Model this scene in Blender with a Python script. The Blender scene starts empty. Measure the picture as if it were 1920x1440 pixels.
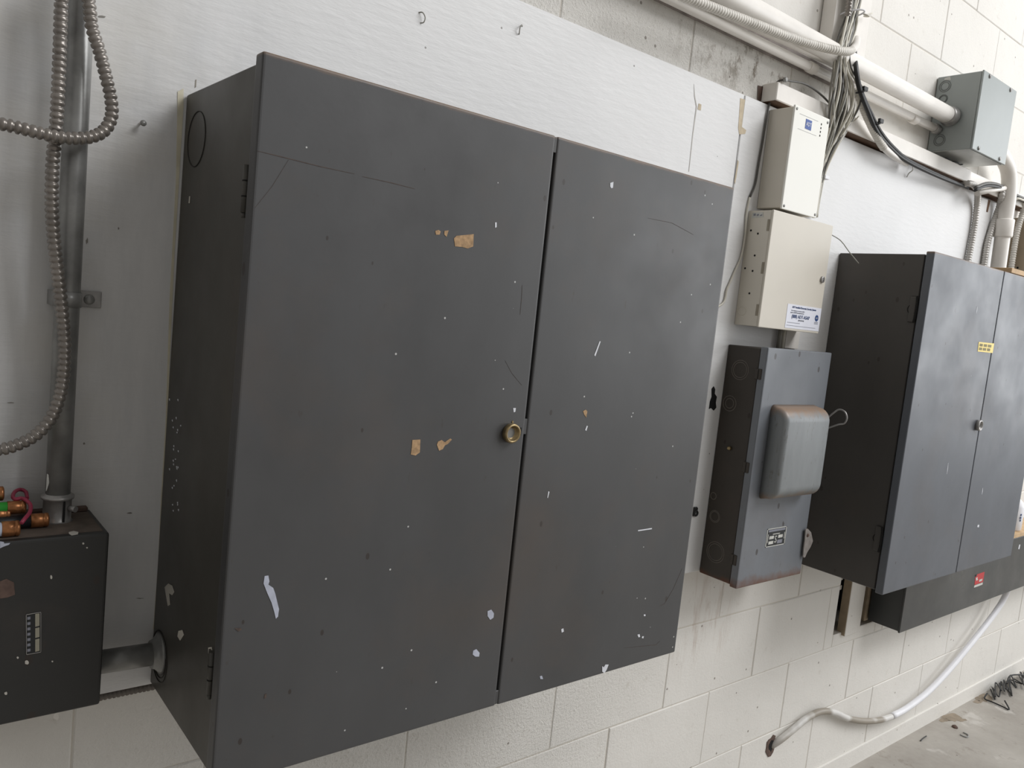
import bpy, bmesh, math, random
from mathutils import Vector, Matrix
random.seed(7)
scene = bpy.context.scene
col = scene.collection

# ------------------------------------------------------------------ camera
F_PX, YAW, PITCH, ROLL = 1496.376, -0.68721, -0.09589, 0.10385
CAM = Vector((0.18961, -1.23043, 1.47395))
_R = Matrix.Rotation(YAW, 3, 'Z') @ Matrix.Rotation(PITCH, 3, 'X')
_r, FWD, _u = _R.col[0].copy(), _R.col[1].copy(), _R.col[2].copy()
RIGHT = math.cos(ROLL) * _r + math.sin(ROLL) * _u
UP = -math.sin(ROLL) * _r + math.cos(ROLL) * _u
cd = bpy.data.cameras.new('camera'); cam = bpy.data.objects.new('camera', cd); col.objects.link(cam)
cd.sensor_fit = 'HORIZONTAL'; cd.sensor_width = 36.0; cd.lens = F_PX / 1920 * 36.0
cd.clip_start = 0.02; cd.clip_end = 100
M = Matrix((RIGHT, UP, -FWD)).transposed().to_4x4(); M.translation = CAM
cam.matrix_world = M
scene.camera = cam

# ------------------------------------------------------------------ light
world = bpy.data.worlds.new('world'); scene.world = world; world.use_nodes = True
bg = world.node_tree.nodes['Background']
bg.inputs[0].default_value = (1.0, 0.97, 0.93, 1); bg.inputs[1].default_value = 0.31
def area(name, loc, target, sx, sy, power, color):
    l = bpy.data.lights.new(name, 'AREA'); l.shape = 'RECTANGLE'; l.size = sx; l.size_y = sy
    l.energy = power; l.color = color
    o = bpy.data.objects.new(name, l); col.objects.link(o)
    o.location = loc
    o.rotation_euler = (Vector(target) - Vector(loc)).to_track_quat('-Z', 'Y').to_euler()
    return o
area('daylight_front_windows', (4.5, -3.7, 5.4), (1.8, 0.0, 1.7), 4.5, 2.4, 290, (0.985, 0.99, 1.0))
area('daylight_loading_door', (8.4, -4.2, 2.4), (3.0, -3.0, 2.0), 6.5, 3.2, 225, (0.95, 0.975, 1.0))
vs = scene.view_settings
vs.view_transform = 'Standard'; vs.look = 'None'; vs.gamma = 1.0; vs.use_curve_mapping = False
vs.exposure = 0.0

# ------------------------------------------------------------------ pixel -> place helper
def W(px, py, x=None, y=None, z=None):
    d = RIGHT * ((px - 960) / F_PX) - UP * ((py - 720) / F_PX) + FWD
    if y is not None: t = (y - CAM.y) / d.y
    elif x is not None: t = (x - CAM.x) / d.x
    else: t = (z - CAM.z) / d.z
    return CAM + d * t

# ------------------------------------------------------------------ materials
def srgb(c):
    return tuple((v / 255 / 12.92 if v / 255 <= 0.04045 else ((v / 255 + 0.055) / 1.055) ** 2.4) for v in c) + (1,)
class NT:
    def __init__(s, name):
        s.m = bpy.data.materials.new(name); s.m.use_nodes = True
        s.t = s.m.node_tree; s.b = s.t.nodes['Principled BSDF']
        g = s.t.nodes.new('ShaderNodeNewGeometry'); s.pos = g.outputs['Position']
    def n(s, kind, **kw):
        nd = s.t.nodes.new(kind)
        for k, v in kw.items(): setattr(nd, k, v)
        return nd
    def l(s, a, b): s.t.links.new(a, b)
    def mapped(s, scale):
        mp = s.n('ShaderNodeMapping'); s.l(s.pos, mp.inputs[0]); mp.inputs['Scale'].default_value = scale
        return mp.outputs[0]
    def noise(s, scale, detail=4, rough=.55, stretch=(1, 1, 1)):
        nd = s.n('ShaderNodeTexNoise'); s.l(s.mapped(stretch), nd.inputs['Vector'])
        nd.inputs['Scale'].default_value = scale; nd.inputs['Detail'].default_value = detail
        nd.inputs['Roughness'].default_value = rough
        return nd.outputs[0]
    def ramp(s, v, lo, hi, a=0., b=1.):
        r = s.n('ShaderNodeMapRange'); s.l(v, r.inputs[0])
        for i, q in enumerate((lo, hi, a, b)): r.inputs[i + 1].default_value = q
        return r.outputs[0]
    def math(s, op, a, b):
        m = s.n('ShaderNodeMath', operation=op)
        for i, q in enumerate((a, b)):
            if isinstance(q, (int, float)): m.inputs[i].default_value = q
            else: s.l(q, m.inputs[i])
        return m.outputs[0]
    def mix(s, fac, a, b):
        m = s.n('ShaderNodeMix', data_type='RGBA')
        if isinstance(fac, (int, float)): m.inputs[0].default_value = fac
        else: s.l(fac, m.inputs[0])
        for i, q in ((6, a), (7, b)):
            if isinstance(q, tuple): m.inputs[i].default_value = q
            else: s.l(q, m.inputs[i])
        return m.outputs[2]
    def dots(s, scale, radius, keep, stretch=(1, 1, 1)):
        v = s.n('ShaderNodeTexVoronoi'); s.l(s.mapped(stretch), v.inputs['Vector'])
        v.inputs['Scale'].default_value = scale
        sep = s.n('ShaderNodeSeparateColor'); s.l(v.outputs['Color'], sep.inputs[0])
        near = s.math('LESS_THAN', v.outputs['Distance'], s.math('MULTIPLY', sep.outputs[1], radius))
        return s.math('MULTIPLY', near, s.math('GREATER_THAN', sep.outputs[0], keep))
    def within(s, c, r, soft=.5):
        vm = s.n('ShaderNodeVectorMath', operation='SUBTRACT'); s.l(s.pos, vm.inputs[0]); vm.inputs[1].default_value = c
        v2 = s.n('ShaderNodeVectorMath', operation='DIVIDE'); s.l(vm.outputs[0], v2.inputs[0]); v2.inputs[1].default_value = r
        v3 = s.n('ShaderNodeVectorMath', operation='LENGTH'); s.l(v2.outputs[0], v3.inputs[0])
        return s.ramp(v3.outputs['Value'], 1, 1 - soft, 0, 1)
    def bump(s, h, strength, dist=.002):
        b = s.n('ShaderNodeBump'); s.l(h, b.inputs['Height']); b.inputs['Strength'].default_value = strength
        b.inputs['Distance'].default_value = dist
        s.l(b.outputs[0], s.b.inputs['Normal'])
    def done(s, c, rough=.5, metal=0., spec=.5):
        if isinstance(c, tuple): s.b.inputs['Base Color'].default_value = c
        else: s.l(c, s.b.inputs['Base Color'])
        if isinstance(rough, (int, float)): s.b.inputs['Roughness'].default_value = rough
        else: s.l(rough, s.b.inputs['Roughness'])
        s.b.inputs['Metallic'].default_value = metal
        s.b.inputs['Specular IOR Level'].default_value = spec
        return s.m
def plain(name, c, rough=.5, metal=0., var=.12, scale=30, spec=.5, bump=0.):
    t = NT(name); n = t.noise(scale, 4)
    lo = tuple(v * (1 - var) for v in srgb(c)[:3]) + (1,); hi = tuple(min(1, v * (1 + var)) for v in srgb(c)[:3]) + (1,)
    if bump: t.bump(n, bump)
    return t.done(t.mix(t.ramp(n, .3, .7), lo, hi), rough, metal, spec)

def steel_paint(name, c, rust_edge=None, dots=True, rough=.42, brown=.35, spec=.5, wear_top=None):
    t = NT(name); b = srgb(c)
    n1 = t.noise(5, 5, .6, (1, 1, .5))
    k = t.mix(t.ramp(n1, .3, .72), tuple(v * .86 for v in b[:3]) + (1,), tuple(v * 1.1 for v in b[:3]) + (1,))
    k = t.mix(t.ramp(t.noise(3.3, 6, .65), .52, .74, 0, brown), k, srgb((88, 76, 66)))
    k = t.mix(t.ramp(t.noise(60, 4, .7, (1, 1, .35)), .66, .74, 0, .55), k, srgb((58, 48, 42)))
    if dots:
        k = t.mix(t.math('MULTIPLY', t.dots(30, .16, .62, (1, 1, .6)), .75), k, srgb((48, 40, 36)))
        k = t.mix(t.math('MULTIPLY', t.dots(42, .085, .80), .8), k, srgb((198, 198, 196)))
    if rust_edge:
        sp = t.n('ShaderNodeSeparateXYZ'); t.l(t.pos, sp.inputs[0])
        z0, h = rust_edge
        near = t.ramp(sp.outputs[2], z0 + h, z0, 0, 1)
        k = t.mix(t.ramp(t.math('ADD', near, t.noise(25, 5, .6)), 1.0, 1.5), k, srgb((96, 64, 48)))
    if wear_top:
        sp = t.n('ShaderNodeSeparateXYZ'); t.l(t.pos, sp.inputs[0])
        near = t.ramp(sp.outputs[2], wear_top - .012, wear_top - .001, 0, 1)
        k = t.mix(t.ramp(t.math('ADD', near, t.noise(18, 5, .65, (1, 1, .3))), 1.05, 1.5, 0, .8), k, srgb((120, 98, 80)))
    t.bump(t.noise(140, 3), .06, .001)
    return t.done(k, t.ramp(t.noise(8, 4), .3, .7, rough - .06, rough + .1), 0., spec)

cab_paint = steel_paint('dark_grey_enamel', (71, 71, 72), wear_top=1.730)
cab2_paint = steel_paint('blue_grey_enamel', (88, 92, 99), wear_top=1.727, rough=.42, brown=.25)
cab_shaded_side = steel_paint('dark_grey_enamel_shaded_side', (70, 68, 63))  # door enamel tinted olive, the side's shade is put into the colour
cab2_shaded_side = steel_paint('blue_grey_enamel_shaded_side', (68, 65, 62), rough=.5)  # door enamel browned and darkened, shade of the side painted in
disc_shaded_side = steel_paint('switch_enamel_shaded_side', (66, 61, 56), rust_edge=(.845, .03), rough=.55, spec=.3)  # cover enamel painted dark brown as side shade, plus rusted bottom edge
trough_paint = steel_paint('charcoal_enamel', (44, 44, 43), rough=.45)
trough2_paint = steel_paint('charcoal_gloss_enamel', (58, 60, 60), dots=False, rough=.33, brown=.1)
disc_paint = steel_paint('blue_grey_switch_enamel', (110, 114, 120), rust_edge=(.845, .05), rough=.4, brown=.3)
def bulge_mat():
    t = NT('blue_grey_rusting_cover'); b = srgb((132, 136, 138))
    k = t.mix(t.ramp(t.noise(30, 5, .6, (1, 1, .25)), .35, .7), tuple(v * .85 for v in b[:3]) + (1,), b)
    k = t.mix(t.ramp(t.noise(90, 4, .7, (1, 1, .25)), .6, .7, 0, .6), k, srgb((86, 78, 66)))
    sp = t.n('ShaderNodeSeparateXYZ'); t.l(t.pos, sp.inputs[0])
    top = t.ramp(sp.outputs[2], 1.262, 1.30, 0, 1); bot = t.ramp(sp.outputs[2], 1.11, 1.07, 0, .8)
    k = t.mix(t.ramp(t.math('ADD', t.math('MAXIMUM', top, bot), t.noise(40, 5, .6)), .85, 1.4, 0, .8), k, srgb((150, 122, 98)))
    return t.done(k, .42)
bulge_paint = bulge_mat()
junc_paint = plain('pale_grey_box_enamel', (150, 156, 155), .38, var=.05, scale=6)
junc_galv = plain('galvanised_underside', (176, 178, 176), .32, .6, var=.15, scale=14)
alarm_white = plain('ivory_box_enamel', (236, 235, 228), .45, var=.02, scale=5)
alarm_cream = plain('cream_box_enamel', (208, 202, 190), .45, var=.03, scale=5)
black = plain('black_rubber', (26, 26, 27), .5)
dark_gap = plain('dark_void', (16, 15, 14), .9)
steel = plain('bare_zinc_steel', (156, 154, 152), .36, .4, var=.25, scale=40)
steel_dark = plain('dull_galvanised_pipe', (140, 140, 138), .34, .25, var=.3, scale=25)
flex_metal = plain('flexible_conduit_zinc', (138, 132, 126), .3, .45, var=.25, scale=30)
flex_pale = plain('painted_flexible_conduit', (214, 210, 202), .5, .0, var=.1, scale=30)
flex_grey = plain('pale_grey_flexible_conduit', (196, 193, 188), .4, .2, var=.12, scale=30)
brass = plain('worn_brass', (150, 132, 98), .34, .75, var=.3, scale=120)
copper = plain('aged_copper', (164, 110, 70), .36, .7, var=.3, scale=120)
white_pipe = plain('white_painted_conduit', (232, 228, 222), .45, var=.06, scale=12)
white_plastic = plain('white_plastic', (228, 228, 232), .4, var=.03)
cable_grey = plain('grey_cable_sheath', (150, 148, 140), .45, var=.15)
cable_light = plain('pale_cable_sheath', (206, 202, 190), .45, var=.12)
cable_dark = plain('dark_grey_cable_sheath', (82, 80, 76), .45, var=.15)
green_card = plain('green_fuse_card', (44, 150, 50), .6)
fuse_black = plain('black_fuse_body', (24, 26, 30), .5)
fuse_blue = plain('pale_blue_fuse_body', (186, 196, 214), .5)
pink_wire = plain('dark_pink_wire', (146, 46, 72), .5)
rust_brown = plain('rust_brown_stain', (92, 74, 66), .85, var=.35, scale=60)
raw_wood = plain('raw_brown_timber', (96, 72, 54), .8, var=.3, scale=40)
tan_wood = plain('tan_timber', (196, 166, 128), .7, var=.15, scale=30)
tan_fill = plain('tan_filler', (198, 184, 160), .85, var=.12, scale=60)
paper_tan = plain('brown_label_residue', (168, 138, 104), .85, var=.3, scale=160)
paint_white = plain('white_paint_splash', (214, 216, 222), .5, var=.08, scale=80)
paint_lilac = plain('pale_lilac_paint_run', (178, 182, 196), .5, var=.12, scale=80)
scratch_mat = plain('rusty_scratch', (78, 66, 60), .8, var=.3, scale=200)
blue_print = plain('blue_print', (52, 84, 156), .5, var=.05)
navy_print = plain('navy_print', (40, 70, 120), .5, var=.05)
grey_print = plain('grey_print', (126, 128, 138), .5, var=.05)
black_print = plain('black_print', (30, 32, 34), .5, var=.05)
card_white = plain('white_card', (226, 228, 238), .5, var=.03)
yellow_tape = plain('yellow_label', (232, 208, 110), .5, var=.05)
olive_print = plain('olive_print', (120, 110, 52), .5, var=.05)
red_print = plain('red_label', (184, 44, 48), .5, var=.08)
plate_white = plain('worn_white_plate', (196, 196, 190), .5, var=.12, scale=80)
beige_panel = plain('beige_enamel', (170, 155, 134), .5, var=.05)

def wall_mat(name, base, mortar=False):
    t = NT(name); b = srgb(base)
    k = t.mix(t.ramp(t.noise(2.2, 5, .6), .3, .7), tuple(v * .93 for v in b[:3]) + (1,), b)
    k = t.mix(t.ramp(t.noise(28, 6, .7), .60, .72, 0, .35), k, srgb((176, 166, 150)))
    # grime that has crept over the upper blocks beside the pipes, and rusty runs below
    dirt = t.math('MULTIPLY', t.within((1.88, 0, 2.11), (.45, .3, .10), .9), t.ramp(t.noise(15, 8, .78, (1, 1, .7)), .50, .60))
    k = t.mix(t.math('MULTIPLY', dirt, .9), k, srgb((116, 102, 84)))
    run = t.math('MULTIPLY', t.within((1.95, 0, .7), (.16, .3, .2), .6), t.ramp(t.noise(30, 5, .7, (1, 1, .15)), .5, .66))
    k = t.mix(t.math('MULTIPLY', run, .4), k, srgb((160, 128, 104)))
    rough_area = t.math('MAXIMUM', t.within((1.1, 0, .62), (.75, .3, .4), .5), t.within((1.45, 0, 2.1), (.7, .3, .25), .4))
    fine = t.noise(150, 5, .75)
    amt = t.ramp(rough_area, 0, 1, .25, 1.)
    pits = t.math('MULTIPLY', t.ramp(fine, .58, .66), t.math('MULTIPLY', rough_area, .4))
    k = t.mix(pits, k, srgb((150, 142, 128)))
    k = t.mix(t.math('MULTIPLY', t.dots(34, .12, .8), .7), k, srgb((104, 92, 80)))
    t.bump(t.math('ADD', t.math('MULTIPLY', fine, amt), t.math('MULTIPLY', t.noise(9, 3), .6)), .8, .006)
    return t.done(k, .6, 0, .35)
block_mat = wall_mat('white_painted_block', (228, 225, 219))
mortar_mat = wall_mat('painted_mortar', (212, 206, 196))
def board_mat():
    t = NT('white_painted_plywood'); b = srgb((226, 226, 226))
    k = t.mix(t.ramp(t.noise(2.6, 5, .6, (1, 1, .5)), .3, .7), tuple(v * .93 for v in b[:3]) + (1,), b)
    # thin brushed grey paint on the left sheet
    left = t.within((.25, 0, 1.45), (.55, .5, .85), .45)
    sw = t.ramp(t.noise(7, 6, .65, (2.2, 1, .45)), .38, .66)
    k = t.mix(t.math('MULTIPLY', t.math('MULTIPLY', left, sw), .5), k, srgb((190, 192, 194)))
    k = t.mix(t.math('MULTIPLY', t.math('MULTIPLY', left, t.ramp(t.noise(3.2, 4, .6), .5, .66)), .35), k, srgb((205, 198, 184)))
    k = t.mix(t.math('MULTIPLY', t.dots(26, .11, .82), .7), k, srgb((96, 88, 80)))
    k = t.mix(t.ramp(t.noise(45, 6, .75), .68, .76, 0, .4), k, srgb((150, 144, 136)))
    t.bump(t.math('ADD', t.noise(60, 4, .6, (.35, 1, 1.6)), t.noise(8, 4)), .28, .003)
    return t.done(k, .48, 0, .4)
board_paint = board_mat()
def floor_mat():
    t = NT('worn_grey_concrete')
    k = t.mix(t.ramp(t.noise(3, 6, .65), .3, .7), srgb((146, 140, 132)), srgb((178, 173, 165)))
    k = t.mix(t.ramp(t.noise(14, 5, .7), .58, .7, 0, .5), k, srgb((122, 112, 100)))
    k = t.mix(t.ramp(t.noise(5.5, 5, .6), .62, .68, 0, .5), k, srgb((206, 202, 196)))
    k = t.mix(t.math('MULTIPLY', t.dots(30, .14, .7), .7), k, srgb((92, 84, 76)))
    t.bump(t.noise(50, 5, .7), .4, .003)
    return t.done(k, .62)
floor_paint = floor_mat()

# ------------------------------------------------------------------ building helpers
def root_of(o):
    while o.parent: o = o.parent
    return o
def tag(o, label, cat, group=None):
    o['label'] = label; o['category'] = cat
    if group: o['group'] = group
    return o
def thing(name, base, label, cat, group=None):
    o = bpy.data.objects.new(name, None); col.objects.link(o); o.location = base
    o.empty_display_size = .05
    return tag(o, label, cat, group)
class B:
    def __init__(s): s.bm = bmesh.new()
    def box(s, x0, x1, y0, y1, z0, z1, bev=0., seg=2, rot=None, pivot=None):
        b2 = bmesh.new()
        v = [b2.verts.new((x, y, z)) for x in (x0, x1) for y in (y0, y1) for z in (z0, z1)]
        for f in ((0, 1, 3, 2), (4, 6, 7, 5), (0, 4, 5, 1), (2, 3, 7, 6), (0, 2, 6, 4), (1, 5, 7, 3)):
            b2.faces.new([v[i] for i in f])
        bmesh.ops.recalc_face_normals(b2, faces=b2.faces)
        if bev: bmesh.ops.bevel(b2, geom=list(b2.edges), offset=bev, segments=seg, affect='EDGES', profile=.6)
        if rot is not None:
            p = Vector(pivot); m = Matrix.Translation(p) @ rot.to_4x4() @ Matrix.Translation(-p)
            bmesh.ops.transform(b2, matrix=m, verts=b2.verts)
        s.merge(b2); return s
    def merge(s, b2):
        me = bpy.data.meshes.new('tmp'); b2.to_mesh(me); b2.free(); s.bm.from_mesh(me); bpy.data.meshes.remove(me)
    def tube(s, pts, r, n=10, cap=True, smooth=True):
        """pts: list of Vector, r: float or list"""
        pts = [Vector(p) for p in pts]; N = len(pts)
        rs = [r] * N if isinstance(r, (int, float)) else r
        T = []
        for i in range(N):
            d = pts[min(i + 1, N - 1)] - pts[max(i - 1, 0)]
            T.append(d.normalized() if d.length > 1e-9 else (T[-1] if T else Vector((0, 0, 1))))
        a = Vector((0, 0, 1)) if abs(T[0].z) < .9 else Vector((1, 0, 0))
        u = T[0].cross(a).normalized(); rings = []
        for i in range(N):
            u = (u - T[i] * u.dot(T[i])).normalized(); w = T[i].cross(u)
            rings.append([s.bm.verts.new(pts[i] + (u * math.cos(2 * math.pi * k / n) + w * math.sin(2 * math.pi * k / n)) * rs[i]) for k in range(n)])
        for i in range(N - 1):
            for k in range(n):
                f = s.bm.faces.new((rings[i][k], rings[i][(k + 1) % n], rings[i + 1][(k + 1) % n], rings[i + 1][k]))
                f.smooth = smooth
        if cap:
            s.bm.faces.new(rings[0][::-1]); s.bm.faces.new(rings[-1])
        return s
    def cyl(s, p0, p1, r, n=24, r2=None): return s.tube([p0, p1], [r, r if r2 is None else r2], n)
    def lathe(s, p, axis, prof, n=28):
        """prof: list of (distance along axis, radius)"""
        p = Vector(p); ax = Vector(axis).normalized()
        a = Vector((0, 0, 1)) if abs(ax.z) < .9 else Vector((1, 0, 0))
        u = ax.cross(a).normalized(); w = ax.cross(u); rings = []
        for d, r in prof:
            rings.append([s.bm.verts.new(p + ax * d + (u * math.cos(2 * math.pi * k / n) + w * math.sin(2 * math.pi * k / n)) * max(r, 1e-5)) for k in range(n)])
        for i in range(len(prof) - 1):
            for k in range(n):
                f = s.bm.faces.new((rings[i][k], rings[i][(k + 1) % n], rings[i + 1][(k + 1) % n], rings[i + 1][k])); f.smooth = True
        s.bm.faces.new(rings[0][::-1]); s.bm.faces.new(rings[-1])
        return s
    def torus(s, c, axis, R, r, n=36, m=8):
        c = Vector(c); ax = Vector(axis).normalized()
        a = Vector((0, 0, 1)) if abs(ax.z) < .9 else Vector((1, 0, 0))
        u = ax.cross(a).normalized(); w = ax.cross(u); rings = []
        for i in range(n):
            d = u * math.cos(2 * math.pi * i / n) + w * math.sin(2 * math.pi * i / n)
            rings.append([s.bm.verts.new(c + d * (R + r * math.cos(2 * math.pi * k / m)) + ax * r * math.sin(2 * math.pi * k / m)) for k in range(m)])
        for i in range(n):
            for k in range(m):
                f = s.bm.faces.new((rings[i][k], rings[i][(k + 1) % m], rings[(i + 1) % n][(k + 1) % m], rings[(i + 1) % n][k])); f.smooth = True
        return s
    def prism(s, pts, off):
        """closed polygon of Vectors extruded by vector off"""
        off = Vector(off); a = [s.bm.verts.new(p) for p in pts]; b = [s.bm.verts.new(Vector(p) + off) for p in pts]; n = len(pts)
        s.bm.faces.new(a); s.bm.faces.new(b[::-1])
        for i in range(n): s.bm.faces.new((a[i], b[i], b[(i + 1) % n], a[(i + 1) % n]))
        return s
    def obj(s, name, mat, parent=None, base=None, recalc=True):
        if recalc: bmesh.ops.recalc_face_normals(s.bm, faces=s.bm.faces)
        off = root_of(parent).location if parent else Vector(base or (0, 0, 0))
        bmesh.ops.translate(s.bm, verts=s.bm.verts, vec=-Vector(off))
        me = bpy.data.meshes.new(name); s.bm.to_mesh(me); s.bm.free(); me.materials.append(mat)
        o = bpy.data.objects.new(name, me); col.objects.link(o)
        if parent: o.parent = parent
        else: o.location = off
        return o
def spline(ctrl, step=.004):
    P = [Vector(p) for p in ctrl]; P = [P[0] * 2 - P[1]] + P + [P[-1] * 2 - P[-2]]
    out = []
    for i in range(1, len(P) - 2):
        a, b, c, d = P[i - 1:i + 3]; n = max(2, int((c - b).length / step))
        for k in range(n):
            t = k / n
            out.append(.5 * ((2 * b) + (c - a) * t + (2 * a - 5 * b + 4 * c - d) * t * t + (3 * b - a - 3 * c + d) * t ** 3))
    out.append(P[-2]); return out
def flex(ctrl, r, pitch, depth=.16):
    pts = spline(ctrl, pitch / 5); rs = []; s = 0.
    for i, p in enumerate(pts):
        if i: s += (p - pts[i - 1]).length
        ph = (s / pitch) % 1
        rs.append(r * (1 - depth * (1 if ph < .22 else (.35 if ph < .34 or ph > .9 else 0))))
    return pts, rs
def text(body, size, mat, cx, y, cz, name, parent, depth=.0003, sx=1.):
    cu = bpy.data.curves.new(name, 'FONT'); cu.body = body; cu.size = size; cu.align_x = 'CENTER'; cu.align_y = 'CENTER'
    cu.extrude = depth; cu.resolution_u = 2
    t = bpy.data.objects.new(name + '_tmp', cu); col.objects.link(t)
    dg = bpy.context.evaluated_depsgraph_get()
    me = bpy.data.meshes.new_from_object(t.evaluated_get(dg)); bpy.data.objects.remove(t)
    me.name = name; base = root_of(parent).location
    for v in me.vertices:
        v.co = Vector((cx + v.co.x * sx, y - v.co.z, cz + v.co.y)) - base
    me.materials.clear(); me.materials.append(mat)
    o = bpy.data.objects.new(name, me); col.objects.link(o); o.parent = parent
    return o
def patch(name, mat, parent, px, y=None, x=None, z=None, th=.0004, sub=True):
    """thin flake of paint, paper or tape whose outline lies on a real face"""
    pts = [W(a, b, x=x, y=y, z=z) for a, b in px]
    if x is not None: pts = [Vector((p.x, min(p.y, -.023), p.z)) for p in pts]
    off = Vector((0, -th, 0)) if y is not None else (Vector((-th, 0, 0)) if x is not None else Vector((0, 0, th)))
    return B().prism(pts, off).obj(name, mat, parent)
def scratch(name, mat, parent, px, y, w=.0005):
    pts = [W(a, b, y=y) for a, b in px]; L_, R_ = [], []
    for i, p in enumerate(pts):
        d = (pts[min(i + 1, len(pts) - 1)] - pts[max(i - 1, 0)]).normalized(); n = Vector((-d.z, 0, d.x)) * w * (.4 if i in (0, len(pts) - 1) else 1) / 2
        L_.append(p + n); R_.append(p - n)
    return B().prism(L_ + R_[::-1], (0, -.0002, 0)).obj(name, mat, parent)
def blob(cx, cy, rx, ry, n=10, jag=.3, rot=0.):
    return [(cx + math.cos(rot) * a - math.sin(rot) * b, cy + math.sin(rot) * a + math.cos(rot) * b) for a, b in
            ((rx * math.cos(2 * math.pi * i / n) * (1 + random.uniform(-jag, jag)), ry * math.sin(2 * math.pi * i / n) * (1 + random.uniform(-jag, jag))) for i in range(n))]

# ------------------------------------------------------------------ setting: block wall, floor
H, L, Z0, XJ, GAP = .2105, .3925, .273, 2.402, .0022
CAV = (2.652, 2.935, .525, .86)           # pocket broken out of the wall under the second cabinet
def rects_minus(x0, x1, z0, z1, c):
    return [r for r in ((x0, c[0], z0, z1), (c[1], x1, z0, z1), (c[0], c[1], z0, c[2]), (c[0], c[1], c[3], z1)) if r[1] > r[0] + 1e-4 and r[3] > r[2] + 1e-4]
b = B()
for r in rects_minus(-2.5, 8.0, 0, 3.4, CAV):
    b.box(r[0], r[1], .0016, .2, r[2], r[3])
wall = b.obj('wall_back', mortar_mat); wall['kind'] = 'structure'
b = B()
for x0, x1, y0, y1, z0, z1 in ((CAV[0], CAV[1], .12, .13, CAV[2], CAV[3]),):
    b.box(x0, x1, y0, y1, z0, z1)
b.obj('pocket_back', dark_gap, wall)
def block(x0, x1, z0, z1):
    j = lambda: random.uniform(-.0012, .0008)
    w, h = x1 - x0, z1 - z0; bm = bmesh.new(); c = .0024
    co = [(j(), j()), (w + j(), j()), (w + j(), h + j()), (j(), h + j())]; cc = [(1, 1), (-1, 1), (-1, -1), (1, -1)]
    rings = []
    for y, d in ((.02, 0), (.0016, 0), (.0, c)):
        rings.append([bm.verts.new((xx + d * sx, y, zz + d * sz)) for (xx, zz), (sx, sz) in zip(co, cc)])
    for i in range(2):
        for k in range(4): bm.faces.new((rings[i][k], rings[i][(k + 1) % 4], rings[i + 1][(k + 1) % 4], rings[i + 1][k]))
    bm.faces.new(rings[2]); bm.faces.new(rings[0][::-1])
    bmesh.ops.recalc_face_normals(bm, faces=bm.faces)
    me = bpy.data.meshes.new('concrete_block'); bm.to_mesh(me); bm.free(); me.materials.append(block_mat)
    o = bpy.data.objects.new('concrete_block', me); col.objects.link(o); o.parent = wall
    o.location = (x0, random.uniform(-.0008, .0006), z0)
    return o
for i in range(-1, 13):
    z0 = Z0 + i * H; z1 = z0 + H
    for k in range(-9, 10):
        xs = XJ + k * L + (L / 2 if i % 2 else 0); xe = xs + L
        if z0 < .9 and (xe < .1 or xs > 5.6): continue
        if .9 < z0 < 1.9 and (xs < 3.2 or xs > 5.4): continue
        if z0 > 1.9 and (xe < .75 or xs > 5.2): continue
        if z0 > 2.3 and xe < 1.7: continue
        g = GAP / 2
        if xs < CAV[1] and xe > CAV[0] and z0 < CAV[3] and z1 > CAV[2]:
            for r in rects_minus(xs + g, xe - g, z0 + g, z1 - g, (max(CAV[0], xs + g), min(CAV[1], xe - g), max(CAV[2], z0 + g), min(CAV[3], z1 - g))):
                if r[1] - r[0] > .01 and r[3] - r[2] > .01: block(*r)
        else: block(xs + g, xe - g, z0 + g, z1 - g)
b = B().box(-2.5, 8, -.006, .02, -.01, .064, .003)
b.obj('footing_course', block_mat, wall)
fl = B().box(-2.5, 8, -6, .1, -.1, 0).obj('floor', floor_paint); fl['kind'] = 'structure'
# grimy wide joint running behind the pipes
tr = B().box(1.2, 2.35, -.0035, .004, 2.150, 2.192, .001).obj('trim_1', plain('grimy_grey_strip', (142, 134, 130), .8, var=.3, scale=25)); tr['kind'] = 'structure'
# broken hole for the white cable
hc = W(1446, 1398, y=-.002)
b = B(); n = 14
pts = [hc + Vector((.026 * math.cos(a) * random.uniform(.7, 1.2), 0, .032 * math.sin(a) * random.uniform(.7, 1.25))) for a in [2 * math.pi * i / n for i in range(n)]]
b.prism(pts, (0, .006, 0)); b.obj('broken_hole', rust_brown, wall)
pts = [hc + Vector((.013 * math.cos(a) * random.uniform(.7, 1.2), -.0006, .018 * math.sin(a) * random.uniform(.7, 1.25))) for a in [2 * math.pi * i / n for i in range(n)]]
B().prism(pts, (0, .004, 0)).obj('hole_core', dark_gap, wall)
patch('rust_stain', rust_brown, wall, [(1421, 160), (1432, 163), (1446, 172), (1441, 197), (1420, 187)], y=-.0015)

# ------------------------------------------------------------------ plywood backboards and timber
def board(x0, x1, z0, z1, label, y=-.02):
    return tag(B().box(x0, x1, y, -.0015, z0, z1, .0015, 1).obj('plywood_backboard', board_paint, base=(x0, 0, z0)), label, 'board', 'painted plywood sheets on the wall')
bd1 = board(-.75, 1.802, .850, 2.030, 'white painted plywood sheet behind the large dark cabinet')
bd2 = board(1.806, 3.19, .852, 2.030, 'white painted plywood sheet behind the ivory alarm boxes')
bd3 = board(3.20, 3.50, .855, 2.022, 'narrow white painted plywood sheet behind the bent white conduit')
patch('bare_filler_streak', tan_fill, bd1, [(1388, 184), (1397, 187), (1393, 215), (1391, 238), (1399, 244), (1397, 251), (1386, 252), (1384, 240), (1386, 215)], y=-.0202)
patch('bare_filler_streak', tan_fill, bd1, [(1383, 300), (1385, 303), (1381, 330), (1378, 345), (1377, 340)], y=-.0202)
patch('bare_filler_streak', tan_fill, bd1, [(1310, 194), (1315, 196), (1314, 207), (1308, 205)], y=-.0202)
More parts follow.
